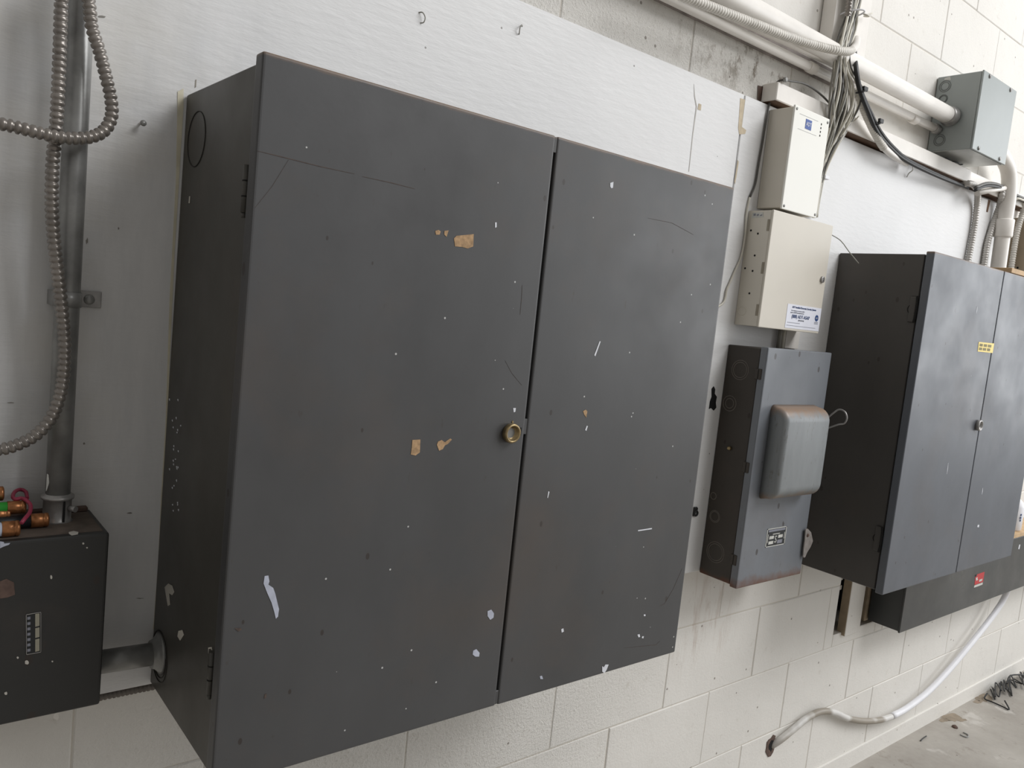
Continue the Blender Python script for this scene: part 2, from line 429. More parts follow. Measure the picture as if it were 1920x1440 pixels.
patch('torn_black_tape', black, bd1, [(1334, 729), (1338, 724), (1341, 730), (1340, 738), (1344, 744), (1342, 755), (1343, 764), (1338, 770), (1333, 765), (1329, 767), (1331, 752), (1334, 744)], y=-.0202)
patch('hairline_crack', plain('crack_grey', (190, 187, 182), .8), bd1, [(1301, 157), (1303, 180), (1307, 200), (1300, 250), (1292, 322), (1291, 322), (1298.5, 250), (1305, 200), (1301.5, 180)], y=-.0202)
scuff = plain('scuff_grey', (140, 136, 130), .8)
for k, (cx, cy, rx, ry) in enumerate(((420, 215, 3, 6), (191, 31, 6, 2.5), (163, 452, 2, 5), (222, 428, 1.5, 2), (243, 962, 5, 1.2), (262, 1122, 6, .8), (20, 755, 5, 1), (158, 832, 2, 2))):
    patch('scuff_mark', scuff, bd1, blob(cx, cy, rx, ry, 9, .5), y=-.0202) if k not in (0,) else None
def lumber(x0, x1, z0, z1, d, label):
    o = thing('timber_strip', (x0, 0, z0), label, 'timber')
    B().box(x0, x1, -d, -.0015, z0, z1, .002, 1).obj('timber_body', white_pipe, o)
    B().box(x0 + .002, x1 - .002, -d + .003, -.002, z0 - .0012, z0 + .001).obj('bare_underside', raw_wood, o)
    return o
lumber(1.893, 3.030, 2.037, 2.080, .045, 'long white painted timber strip above the ivory alarm boxes')
lumber(3.036, 3.60, 2.034, 2.078, .04, 'short white timber strip beside the bent white conduit')
post = thing('timber_post', (2.10, 0, 2.23), 'upright white painted timber post behind the hanging cable bundle', 'timber')
B().box(2.105, 2.275, -.04, -.0015, 2.232, 3.2, .003).obj('timber_body', white_pipe, post)
# timber pieces in the broken pocket
o = thing('timber_batten', (2.70, 0, .52), 'white painted batten in the wall pocket beneath the lighter cabinet', 'timber')
B().box(2.705, 2.800, -.012, .016, .515, .86, .002).obj('timber_body', block_mat, o)
B().box(2.7035, 2.706, -.010, .016, .517, .86).obj('bare_edge', plain('dusty_edge', (150, 134, 112), .8), o)
tag(B().box(2.858, 2.915, .004, .05, .535, .86, .003).obj('timber_offcut', plain('dusty_timber', (150, 134, 112), .8, var=.2), base=(2.858, 0, .535)), 'dusty bare timber offcut standing in the wall pocket beside the charcoal trough', 'timber')
for zz in (.672, .705, .738):
    b = B().box(2.652, 2.703, .02, .10, zz - .008, zz + .008, .003)
    b.obj('block_web', block_mat, wall)

# ------------------------------------------------------------------ big cabinet
ko_mat = plain('knockout_groove', (44, 42, 38), .8)
def knockout(parent, cx, cy, cz, radii, axis='x', mat=None, name='knockout_ring', t=.0007):
    mat = mat or ko_mat
    for R in radii:
        B().torus((cx, cy, cz), (1, 0, 0) if axis == 'x' else (0, 1, 0), R, t, 40, 6).obj(name, mat, parent)
def hinge(parent, x, y, z0, z1, mat):
    h = B().cyl((x - .003, y, z0), (x - .003, y, z1), .0042, 14).obj('hinge', mat, parent)
    b = B()
    b.box(x - .0025, x, y, y + .016, z0 + .003, z1 - .003, .0006, 1)
    b.obj('hinge_leaf', mat, h)
    b = B()
    for f in (.34, .67):
        z = z0 + (z1 - z0) * f; b.cyl((x - .003, y, z - .0008), (x - .003, y, z + .0008), .0045, 14)
    b.obj('hinge_joint', dark_gap, h)
    B().cyl((x - .003, y, z0 - .006), (x - .003, y, z0), .003, 10).obj('hinge_pin', mat, h)
def cabinet(base_name, x0, x1, z0, z1, yb, yf, seam, paint, side, label, lip=.026):
    c = thing(base_name, (x0, yb, z0), label, 'cabinet')
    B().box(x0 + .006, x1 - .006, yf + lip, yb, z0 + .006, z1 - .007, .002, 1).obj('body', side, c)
    B().box(x0 + .009, x1 - .009, yf + .008, yf + lip + .001, z0 + .009, z1 - .010).obj('inner_flange', dark_gap, c)
    doors = []
    for a, e in ((x0, seam - .0022), (seam + .0022, x1)):
        d = B().box(a, e, yf, yf + lip - .0045, z0, z1, .0035, 3).obj('door', paint, c); doors.append(d)
    return c, doors
c1, (dL, dR) = cabinet('electrical_cabinet', .531, 1.413, .848, 1.730, -.0212, -.316, .9765, cab_paint, cab_shaded_side,
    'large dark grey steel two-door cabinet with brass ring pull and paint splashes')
for z0, z1 in ((1.706, 1.7285), (.8495, .872), (1.283, 1.307)):
    B().box(.9735, .9795, -.3145, -.30, z0, z1, .0006, 1).obj('seam_filler', cab_paint, c1)
# brass ring pull, recessed cup and latch slot
kp = W(955, 811, y=-.316)
k = B().lathe((kp.x, -.3155, kp.z), (0, -1, 0), [(0, .0135), (.004, .0150), (.0085, .0150), (.0105, .0140), (.0112, .0122), (.0100, .0108), (.004, .0102), (.0032, .0)], 36).obj('ring_pull', brass, dL)
B().lathe((kp.x, -.3187, kp.z), (0, -1, 0), [(0, .0098), (.0006, .0096)], 24).obj('pull_cup', steel_dark, k)
sp = W(975, 809, y=-.316)
B().box(sp.x - .0025, sp.x + .0025, -.3164, -.315, sp.z - .006, sp.z + .006).obj('latch_slot', dark_gap, dL)
B().lathe((W(961, 791, y=-.316).x, -.316, W(961, 791, y=-.316).z), (0, -1, 0), [(0, .002), (.001, .0015)], 10).obj('rivet', brass, dL)
knockout(c1, .5365, -.078, 1.656, (.037,))
knockout(c1, .5365, -.060, .912, (.037, .031))
hinge(c1, .5365, -.285, 1.551, 1.606, cab_shaded_side); hinge(c1, .5365, -.283, .957, 1.012, cab_shaded_side)
# label residue, paint runs, scratches on the doors
F = -.3161
for nm, mt, pts in (
    ('label_residue', paper_tan, [(851, 447), (856, 442), (868, 441), (888, 439), (887, 462), (877, 466), (866, 463), (853, 462)]),
    ('label_residue', paper_tan, [(816, 433), (822, 431), (826, 434), (824, 440), (817, 440)]),
    ('label_residue', paper_tan, [(833, 433), (841, 432), (839, 438), (837, 444), (833, 440)]),
    ('label_residue', paper_tan, [(773, 825), (788, 824), (787, 848), (779, 854), (770, 852), (772, 838)]),
    ('label_residue', paper_tan, [(821, 828), (828, 825), (834, 829), (844, 822), (847, 824), (840, 832), (834, 835), (830, 842), (823, 845), (819, 834)]),
    ('paint_run', paint_lilac, [(496, 1080), (503, 1079), (505, 1090), (503, 1096), (512, 1102), (516, 1113), (520, 1130), (523, 1142), (521, 1156), (517, 1160), (514, 1147), (509, 1130), (501, 1112), (494, 1094)]),
    ('paint_run', paint_lilac, [(914, 1146), (921, 1143), (926, 1150), (925, 1158), (919, 1162), (914, 1155)]),
    ('paint_run', paint_lilac, [(887, 1220), (893, 1217), (899, 1224), (898, 1231), (891, 1231), (886, 1227)]),
    ('paint_splash', paint_white, [(928, 417), (931, 417), (931, 426), (928, 427)]),
    ('scratch', scratch_mat, [(483, 283), (520, 292), (600, 312), (665, 326), (665, 328), (600, 315), (520, 294), (483, 285)]),
    ('scratch', scratch_mat, [(680, 331), (735, 343), (778, 354), (778, 356), (735, 345), (680, 333)]),
    ('scratch', scratch_mat, [(541, 300), (510, 350), (478, 390), (477, 389), (509, 348), (540, 300)]),
    ('scratch', scratch_mat, [(947, 676), (960, 700), (978, 722), (977, 723), (958, 701), (946, 677)]),
    ('paint_splash', paint_white, [(962, 765), (967, 765), (966, 772), (963, 773)]),
    ('rust_mark', scratch_mat, [(440, 1178), (450, 1177), (454, 1180), (447, 1184)]),
    ('rust_mark', scratch_mat, [(496, 1302), (500, 1300), (499, 1308), (495, 1310)])):
    patch(nm, mt, dL, pts, y=F) if nm != 'scratch' else scratch(nm, mt, dL, pts[:len(pts) // 2], F, .0009 if pts[0][1] in (283, 331) else .0004)
for nm, mt, pts in (
    ('paint_splash', paint_white, [(1144, 343), (1150, 341), (1149, 352), (1146, 353), (1144, 350)]),
    ('paint_splash', paint_white, [(1124, 640), (1126, 640), (1116, 668), (1114, 666)]),
    ('label_residue', paper_tan, [(1093, 771), (1098, 768), (1101, 771), (1099, 783), (1097, 780), (1095, 777)]),
    ('paint_splash', paint_white, [(1100, 798), (1102, 799), (1099, 808), (1097, 806)]),
    ('paint_splash', paint_white, [(1028, 921), (1030, 922), (1027, 934), (1026, 933)]),
    ('paint_splash', paint_white, [(1052, 1180), (1056, 1178), (1057, 1184), (1053, 1186)]),
    ('paint_splash', paint_white, [(1129, 1249), (1132, 1251), (1135, 1246), (1141, 1246), (1137, 1256), (1133, 1262), (1129, 1259)]),
    ('paint_splash', paint_white, [(1195, 1190), (1199, 1189), (1200, 1194), (1197, 1195)]),
    ('paint_splash', paint_white, [(1204, 1193), (1207, 1193), (1206, 1197), (1203, 1196)]),
    ('paint_splash', paint_white, [(1207, 1152), (1210, 1152), (1210, 1155), (1207, 1155)]),
    ('paint_splash', paint_white, [(1196, 994), (1222, 990), (1222, 992), (1196, 996)]),
    ('paint_splash', paint_lilac, [(1012, 1268), (1016, 1267), (1018, 1273), (1013, 1273)]),
    ('scratch', scratch_mat, [(1279, 1066), (1262, 1105), (1246, 1132), (1236, 1137), (1236, 1135), (1245, 1130), (1260, 1104), (1277, 1066)]),
    ('scratch', scratch_mat, [(1170, 1215), (1230, 1209), (1237, 1202), (1238, 1203), (1231, 1211), (1170, 1217)]),
    ('scratch', scratch_mat, [(1215, 409), (1260, 418), (1300, 440), (1300, 441), (1260, 419), (1215, 411)]),
    ('scratch', scratch_mat, [(975, 590), (978, 560), (979, 535), (980, 535), (979, 560), (977, 590)])):
    patch(nm, mt, dR, pts, y=F) if nm != 'scratch' else scratch(nm, mt, dR, pts[:len(pts) // 2], F, .0006)
body1 = [o for o in c1.children if o.name.startswith('body')][0]
for pts in ([(309, 1101), (316, 1094), (323, 1098), (327, 1110), (323, 1116), (317, 1112), (319, 1134), (315, 1136)],
            [(335, 1183), (342, 1181), (345, 1190), (338, 1201), (333, 1193)], [(391, 1214), (397, 1213), (399, 1222), (395, 1230), (391, 1225)],
            [(366, 150), (369, 149), (368, 163), (365, 165)], [(355, 368), (357, 368), (356, 381), (354, 381)]):
    patch('paint_splash', plain('grey_white_splash', (200, 196, 186), .6), body1, pts, x=.5366)
for i in range(26):
    cx, cy = random.gauss(330, 6), random.uniform(740, 960)
    patch('paint_fleck', paint_white, body1, [(cx, cy), (cx + 1.6, cy), (cx + 1.4, cy + random.uniform(2, 5)), (cx, cy + 2)], x=.5366)
# edge of old paint where the cabinet meets the sheet
patch('paint_ridge', plain('old_cream_paint', (206, 200, 178), .6), bd1, [(344, 166), (333, 172), (330, 330), (318, 560), (310, 800), (302, 930), (296, 1060), (287, 1180), (291, 1180), (303, 1060), (311, 900), (318, 680), (327, 480), (344, 200)], y=-.0203)

# ------------------------------------------------------------------ second cabinet
c2, (d2L, d2R) = cabinet('electrical_cabinet', 2.317, 3.222, .812, 1.727, -.0215, -.284, 2.781, cab2_paint, cab2_shaded_side,
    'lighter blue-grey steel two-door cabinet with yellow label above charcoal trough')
kp = W(1832, 797, y=-.284)
k = B().lathe((kp.x, -.2838, kp.z), (0, -1, 0), [(0, .0155), (.006, .0165), (.011, .016), (.012, .0135), (.010, .0115), (.004, .011), (.0035, 0)], 30).obj('ring_pull', steel, d2L)
B().lathe((kp.x, -.2873, kp.z), (0, -1, 0), [(0, .0105), (.0006, .010)], 20).obj('pull_cup', dark_gap, k)
for zz in (1.576, .957):
    h = B().box(2.3185, 2.3232, -.256, -.238, zz - .034, zz + .034, .003).obj('hinge', cab2_shaded_side, c2)
    B().tube(spline([(2.3175, -.256, zz - .034), (2.316, -.259, zz - .02), (2.316, -.259, zz + .02), (2.3175, -.256, zz + .034)], .004), .003, 10).obj('hinge_barrel', dark_gap, h)
    B().torus((2.3195, -.247, zz), (1, 0, 0), .012, .001, 20, 5).obj('hinge_groove', dark_gap, h)
ly = -.2843
yl = patch('warning_label', yellow_tape, d2L, [(1835, 641), (1864, 644), (1861, 662), (1833, 659)], y=ly)
for row, (zt, n) in enumerate(((1.5045, 15), (1.4935, 14))):
    x = 2.685
    for i in range(n):
        w = random.uniform(.0035, .0055)
        if i % 5 != 4: B().box(x, x + w, ly - .0009, ly - .0003, zt - .0038, zt + .0038).obj('print_mark', olive_print, yl)
        x += w + .0016
for pts in ([(1832, 575), (1831.5, 582), (1830, 588)], [(1778, 868), (1776.5, 880), (1775, 889)]):
    scratch('paint_splash', paint_white, d2L, pts, ly, .003)
scratch('paint_splash', paint_white, d2R, [(1842.5, 915), (1842, 921), (1841, 927)], ly, .004)
patch('paint_splash', paint_white, d2R, [(1833, 984), (1836, 984), (1835, 989), (1832, 988)], y=ly)
tag(B().box(2.83, 3.15, -.285, -.215, 1.7275, 1.742, .001, 1).obj('wood_offcut', tan_wood, base=(2.83, -.2, 1.7275)), 'pale wood offcut lying on top of the lighter cabinet', 'wood')

# ------------------------------------------------------------------ right trough with ledge and jug
t2 = thing('wireway_trough', (2.87, -.02, .54), 'long charcoal steel trough with red label under the lighter cabinet', 'trough')
B().box(2.87, 5.2, -.108, -.0012, .540, .763, .002).obj('body', trough2_paint, t2)
cv = B().box(2.862, 5.2, -.1145, -.108, .538, .765, .0015, 1).obj('cover', trough2_paint, t2)
rl = patch('red_label', red_print, cv, [(1829, 1078), (1846, 1072), (1843, 1091), (1827, 1097)], y=-.1146)
patch('label_strip', plate_white, rl, [(1826.6, 1098), (1842.5, 1092), (1842, 1096), (1826, 1102)], y=-.1147)
patch('label_strip', plate_white, rl, [(1836, 1087), (1842, 1085), (1841, 1089), (1835.5, 1091)], y=-.1152)
patch('label_symbol', plate_white, rl, [(1829.5, 1084), (1833, 1082), (1832.5, 1085), (1834, 1087), (1830, 1089)], y=-.1152)
patch('label_symbol', black_print, rl, [(1829, 1078), (1832, 1077), (1831, 1081), (1828.6, 1081)], y=-.1152)
patch('paint_splash', paint_white, cv, [(1911, 1021), (1913, 1021), (1911, 1030), (1909, 1029)], y=-.1146)
tag(B().box(3.70, 4.9, -.115, -.004, .7655, .783, .002).obj('ledge_board', tan_wood, base=(3.7, 0, .7655)), 'bare wooden ledge board lying on the charcoal trough', 'board')
jug = thing('plastic_jug', (3.84, -.07, .783), 'white plastic jug with blue marks standing on the wooden ledge board', 'jug')
B().lathe((3.855, -.065, .7832), (0, 0, 1), [(0, .036), (.004, .040), (.095, .040), (.115, .034), (.13, .018), (.15, .016), (.152, .0)], 28).obj('body', white_plastic, jug)
B().lathe((3.855, -.065, .934), (0, 0, 1), [(0, .019), (.018, .019), (.02, .016)], 22).obj('cap', card_white, jug)
for zz, w in ((.852, .010), (.840, .014), (.829, .009)):
    B().box(3.842 - w / 2, 3.842 + w / 2, -.1035, -.1015, zz - .004, zz + .004).obj('printed_mark', navy_print, jug)
bc = thing('black_cable', (3.84, -.1, .9), 'black cable with white tie hanging behind the white jug', 'cable')
B().tube(spline([(3.80, -.02, .86), (3.83, -.035, .90), (3.87, -.03, .95), (3.92, -.025, 1.02), (3.90, -.03, 1.25), (3.90, -.04, 1.455)], .01), .008, 10).obj('sheath', black, bc)
B().torus((3.845, -.034, .918), (.6, 0, .7), .0095, .003, 20, 6).obj('cable_tie', white_plastic, bc)

# ------------------------------------------------------------------ disconnect switch
ds = thing('disconnect_switch', (1.861, -.02, .845), 'narrow blue-grey switch box with bulging cover and rusty bottom edge', 'switch box')
B().box(1.865, 2.147, -.115, -.0205, .849, 1.437, .002, 1).obj('body', disc_shaded_side, ds)
dcv = B().box(1.861, 2.151, -.137, -.1165, .845, 1.441, .003, 2).obj('cover', disc_paint, ds)
def bulge():
    bm = bmesh.new(); x0, x1, z0, z1, y0, y1 = 1.905, 2.108, 1.068, 1.304, -.1365, -.186
    prof = [(y0, z0)]
    R = .034
    for i in range(9):
        a = math.pi / 2 * i / 8; prof.append((y1 + R - R * math.sin(a), z0 + .004 + R - R * math.cos(a)))
    for i in range(9):
        a = math.pi / 2 * i / 8; prof.append((y1 + R - R * math.cos(a), z1 - .004 - R + R * math.sin(a)))
    prof.append((y0, z1))
    A = [bm.verts.new((x0, y, z)) for y, z in prof]; C = [bm.verts.new((x1, y, z)) for y, z in prof]; n = len(prof)
    ends = [bm.faces.new(A), bm.faces.new(C[::-1])]
    for i in range(n):
        f = bm.faces.new((A[i], C[i], C[(i + 1) % n], A[(i + 1) % n])); f.smooth = True
    bmesh.ops.recalc_face_normals(bm, faces=bm.faces)
    ed = [e for f in ends for e in f.edges if not all(abs(v.co.y - y0) < 1e-5 for v in e.verts)]
    bmesh.ops.bevel(bm, geom=ed, offset=.013, segments=5, affect='EDGES', profile=.5)
    for f in bm.faces: f.smooth = True
    b = B(); b.merge(bm); return b
bulge().obj('bulging_cover', bulge_paint, ds)
for y, z, rr in ((-.064, 1.378, (.024, .019)), (-.046, 1.292, (.019, .012)), (-.034, 1.053, (.0085,)), (-.046, 1.003, (.015, .012)), (-.062, .915, (.026, .021))):
    knockout(ds, 1.8648, y, z, rr, mat=plain('knockout_edge', (108, 102, 95), .7), t=.0009)
B().lathe((1.8652, -.065, 1.182), (-1, 0, 0), [(0, .005), (.006, .005), (.009, .003)], 14).obj('bolt', brass, ds)
for z in (1.375, 1.146, .914):
    h = B().box(1.8585, 1.8652, -.128, -.110, z - .013, z + .013, .0012, 1).obj('hinge', disc_shaded_side, ds)
    B().box(1.8578, 1.8586, -.1205, -.1195, z - .012, z + .012).obj('hinge_joint', dark_gap, h)
npl = patch('nameplate', black_print, dcv, [(1439, 992), (1475, 988), (1471, 1020), (1435, 1026)], y=-.1371)
y = -.1376
for nm, m_, x0, x1, z0, z1 in (('plate_frame', plate_white, 1.963, 2.050, .9845, .9865), ('plate_frame', plate_white, 1.963, 2.050, .9385, .9405), ('plate_frame', plate_white, 1.963, 1.9655, .9385, .9865), ('plate_frame', plate_white, 2.0475, 2.050, .9385, .9865),
    ('plate_title', grey_print, 1.970, 2.044, .9775, .983), ('plate_line', plate_white, 1.990, 2.022, .9695, .9715), ('plate_field', plate_white, 1.976, 1.996, .9585, .9665), ('plate_field', plate_white, 2.016, 2.036, .9585, .9665),
    ('plate_field', plate_white, 1.975, 1.996, .9450, .9530), ('plate_field', grey_print, 2.014, 2.036, .9440, .9535), ('plate_line', plate_white, 1.9685, 1.9705, .950, .972), ('plate_line', plate_white, 2.0425, 2.0445, .954, .972)):
    B().box(x0, x1, y, -.1374, z0, z1).obj(nm, m_, npl)
text('S', .026, plate_white, 2.005, y, .9555, 'plate_emblem', npl)
lt = thing('switch_latch', (2.155, -.13, .895), 'small pale metal latch tab hanging at the side of the blue-grey switch box', 'latch')
B().prism([W(a, c, y=-.1415) for a, c in ((1509, 992), (1513, 991), (1519, 997.5), (1522.5, 1014), (1518, 1025), (1511.7, 1035), (1508, 1044), (1505.4, 1045), (1504, 1042), (1506, 1022), (1507.5, 1012))], (0, -.003, 0)).obj('tab', plain('dull_latch_zinc', (142, 136, 132), .5, .2, var=.2, scale=90), lt)
q = W(1512.5, 1003, y=-.1415)
B().lathe(q + Vector((0, .004, 0)), (0, -1, 0), [(0, .005), (.008, .005), (.010, .003)], 14).obj('rivet', rust_brown, lt)
B().tube(spline([W(1549, 786, x=2.152), W(1562, 775, x=2.156), W(1573, 768, x=2.158), W(1584, 772, x=2.158), W(1588, 784, x=2.158), W(1583, 794, x=2.157), W(1572, 796, x=2.155), W(1549, 804, x=2.152)], .004), .0022, 8).obj('wire_handle', steel, ds)
# ------------------------------------------------------------------ alarm boxes
au = thing('alarm_box', (1.903, -.02, 1.776), 'upper ivory alarm box with blue square logo and four slots', 'alarm box')
B().box(1.907, 2.056, -.088, -.0205, 1.779, 2.019, .0015, 1).obj('body', alarm_cream, au)
auc = B().box(1.903, 2.059, -.0945, -.089, 1.776, 2.022, .002).obj('cover', alarm_white, au)
for x, z in ((1.911, 2.014), (2.051, 2.012), (1.911, 1.784), (2.051, 1.784)):
    B().lathe((x, -.0944, z), (0, -1, 0), [(0, .0035), (.0012, .0032), (.0016, .0)], 14).obj('screw', steel_dark, auc)
lp = [W(px, py, y=-.0945) for px, py in ((1511, 226), (1521, 231), (1518, 243), (1509, 239))]
lx0, lx1, lz0, lz1 = 1.9545, 1.981, 1.977, 2.0
lg = B().box(lx0, lx1, -.0952, -.0944, lz0, lz1).obj('logo_square', blue_print, auc)
text('ADT', .0135, card_white, (lx0 + lx1) / 2, -.0955, (lz0 + lz1) / 2, 'logo_letters', lg, sx=.82)
for i in range(4):
    B().box(2.022, 2.0255, -.0950, -.0943, 1.972 + i * .0092, 1.9765 + i * .0092).obj('vent_slot', dark_gap, auc)
for z in (2.005, 1.970):
    B().box(1.925, 2.008, -.0949, -.0944, z, z + .0009).obj('panel_line', plain('pale_grey_line', (178, 178, 176), .5), auc)
al = thing('alarm_box', (1.875, -.02, 1.487), 'lower cream alarm box with key lock and white information card', 'alarm box')
B().box(1.877, 2.146, -.086, -.0205, 1.488, 1.769, .002).obj('body', alarm_cream, al)
ald = B().box(1.875, 2.148, -.0925, -.087, 1.487, 1.770, .002).obj('door', alarm_cream, al)
for px in ((1408, 432), (1421, 438), (1415, 479), (1397, 503), (1411, 508), (1405, 550)):
    p = W(*px, x=1.8768); B().lathe((1.8772, p.y, p.z), (-1, 0, 0), [(0, .0026), (.0006, .0026)], 12).obj('screw_hole', dark_gap, al)
p = W(1391, 583, x=1.877); knockout(al, 1.877, p.y, p.z, (.011,), mat=alarm_cream, t=.0008)
for z in (1.735, 1.632, 1.530):
    B().box(1.8762, 1.8776, -.0845, -.0775, z - .016, z + .012, .0005, 1).obj('hinge_slot', plain('hinge_shade', (150, 142, 126), .6), al)
patch('maker_tag', plate_white, al, [(1411, 399), (1431, 398), (1432, 407), (1409, 409)], x=1.8768)
for i in range(3): patch('tag_print', grey_print, al, [(1413 + i * 6, 401 + i), (1417 + i * 6, 400 + i), (1417 + i * 6, 404), (1413 + i * 6, 405)], x=1.8762)
p = W(1541, 524, y=-.0925)
lk = B().lathe((p.x, -.0924, p.z), (0, -1, 0), [(0, .0085), (.004, .0085), (.005, .007), (.005, .0)], 24).obj('key_lock', steel, ald)
B().box(p.x - .001, p.x + .001, -.0980, -.0970, p.z - .005, p.z + .005).obj('keyhole', dark_gap, lk)
cx, cz = 2.066, 1.523
card = B().box(1.987, 2.146, -.0932, -.0924, 1.493, 1.5535).obj('information_card', card_white, ald)
text('ADT Installed Electronic Security System', .0066, navy_print, 2.064, -.0936, 1.5468, 'card_heading', card, sx=1.02)
text('For assistance or service on this', .0042, grey_print, 2.036, -.0936, 1.5382, 'card_line', card, sx=1.1)
text('system call ADT Security Services at', .0042, grey_print, 2.034, -.0936, 1.5332, 'card_line', card, sx=1.0)
text('(888) ADT-ASAP', .0125, navy_print, 2.052, -.0936, 1.5235, 'card_phone', card, sx=.95)
text('(888-238-2727)', .0042, grey_print, 2.056, -.0936, 1.5148, 'card_line', card)
B().box(1.994, 2.052, -.0935, -.0931, 1.5068, 1.5080).obj('card_rule', grey_print, card)
B().box(1.992, 2.128, -.0935, -.0931, 1.4995, 1.5005).obj('card_rule', grey_print, card)
B().lathe((2.128, -.0931, 1.5265), (0, -1, 0), [(0, .0085), (.0004, .0085)], 24).obj('card_emblem', navy_print, card)
text('ADT', .005, card_white, 2.128, -.0938, 1.5265, 'emblem_letters', card)
for z in (1.5145, 1.511): B().box(2.119, 2.137, -.0935, -.0931, z, z + .0018).obj('card_rule', grey_print, card)
# lead and white trim under the lower alarm box
for i, x in enumerate((2.066, 2.082)):
    tag(B().tube([(x, -.032, 1.438), (x + .001, -.032, 1.50)], .0055, 10).obj('cable', cable_light if i else cable_grey, base=(x, -.03, 1.438)), 'short %s cable running between the cream alarm box and the switch box' % ('pale' if i else 'grey'), 'cable', 'short cables above the switch box')
tag(B().box(2.10, 2.165, -.030, -.0205, 1.44, 1.50, .001, 1).obj('timber_block', white_pipe, base=(2.1, -.02, 1.44)), 'small white block between the cream alarm box and the switch box', 'timber')
tag(B().tube(spline([(2.1475, -.080, 1.752), W(1576, 451, y=-.085), W(1592, 472, y=-.10), W(1610, 494, y=-.12)], .01), .0013, 6).obj('stray_wire', cable_grey, base=(2.15, -.06, 1.7)), 'thin stiff stray wire poking out beside the cream alarm box', 'wire')

# ------------------------------------------------------------------ junction box and pipes
jb = thing('junction_box', (2.789, 0, 2.093), 'pale grey junction box with screwed cover high on the block wall', 'junction box')
B().box(2.789, 3.045, -.132, -.002, 2.0955, 2.325, .002, 1).obj('body', junc_paint, jb)
B().box(2.793, 3.041, -.130, -.004, 2.0935, 2.096).obj('underside', junc_galv, jb)
jc = B().box(2.787, 3.047, -.138, -.1325, 2.093, 2.327, .0015, 1).obj('cover', junc_paint, jb)
for x, z in ((2.83, 2.318), (2.995, 2.318), (2.83, 2.103), (2.995, 2.103)):
    B().lathe((x, -.1378, z), (0, -1, 0), [(0, .0065), (.003, .006), (.004, .0)], 14).obj('screw', steel, jc)
for y, z, rr in ((-.028, 2.294, (.017, .012)), (-.028, 2.255, (.013, .010)), (-.036, 2.128, (.017, .012))):
    knockout(jb, 2.7885, y, z, rr, mat=plain('knockout_grey', (118, 122, 120), .5), t=.0012)
patch('bare_tag', plate_white, jb, [(1758, 149), (1782, 143), (1783, 150), (1757, 152)], x=2.7885)
sc = [W(1762 + 5.2 * t + 6 * math.cos(2.1 * t), 297 + 2.05 * t + 5 * math.sin(2.1 * t), z=2.0925) for t in [i * .25 for i in range(34)]]
B().tube(sc, .0011, 6).obj('marker_scribble', black_print, jb)
def pipe(name, pts, r, mat, label, cat='pipe', group=None, n=20):
    return tag(B().tube(pts, r, n).obj(name, mat, base=pts[0]), label, cat, group)
PY, PZ = -.062, 2.196
o = thing('conduit', (2.0, PY, PZ), 'thick white painted conduit running into the pale grey junction box', 'pipe')
B().tube([(.2, PY, PZ), (2.76, PY, PZ)], .0245, 24).obj('pipe_run', white_pipe, o)
B().lathe((2.752, PY, PZ), (1, 0, 0), [(0, .0255), (.012, .0275), (.022, .030), (.030, .030), (.037, .026)], 24).obj('connector', steel, o)
o = thing('conduit', (2.0, -.028, 2.152), 'slim white painted conduit below the thick one', 'pipe')
B().tube([(.2, -.028, 2.146), (2.76, -.028, 2.160)], .0115, 18).obj('pipe_run', white_pipe, o)
B().lathe((2.755, -.028, 2.160), (1, 0, 0), [(0, .013), (.008, .0155), (.02, .0155), (.034, .013)], 18).obj('connector', steel, o)
for x in (2.05, 2.62): B().lathe((x, -.028, 2.156), (1, 0, 0), [(-.016, .0125), (-.012, .0138), (.014, .0138), (.018, .0125)], 18).obj('coupling', white_pipe, o)
p0, p1 = W(1400, 45, y=-.045), W(1572, 122, y=-.045)
o = thing('conduit', p1, 'short thin white conduit ending behind the hanging cable bundle', 'pipe')
B().tube([W(1280, -12, y=-.045), p1], .0105, 16).obj('pipe_run', white_pipe, o)
q = W(1566, 118, y=-.045); B().lathe(q, (1, 0, .0), [(-.02, .0115), (-.018, .013), (.03, .013), (.032, .0115)], 16).obj('coupling', white_pipe, o)
pts, rs = flex([W(1230, -28, y=-.1), W(1300, 0, y=-.1), W(1360, 24, y=-.1), W(1420, 47, y=-.1), W(1480, 70, y=-.1), W(1540, 88, y=-.105), W(1572, 95, y=-.115), W(1592, 96, y=-.11), W(1603, 88, y=-.09), W(1606, 74, y=-.06)], .0105, .0085, .2)
o = thing('flexible_conduit', pts[0], 'pale ribbed flexible conduit slung across the hanging cable bundle', 'conduit')
cut = int(len(pts) * .86)
B().tube(pts[:cut], rs[:cut], 12).obj('ribbed_sleeve', flex_pale, o)
B().tube(pts[cut - 1:], .0102, 12).obj('smooth_end', white_pipe, o)

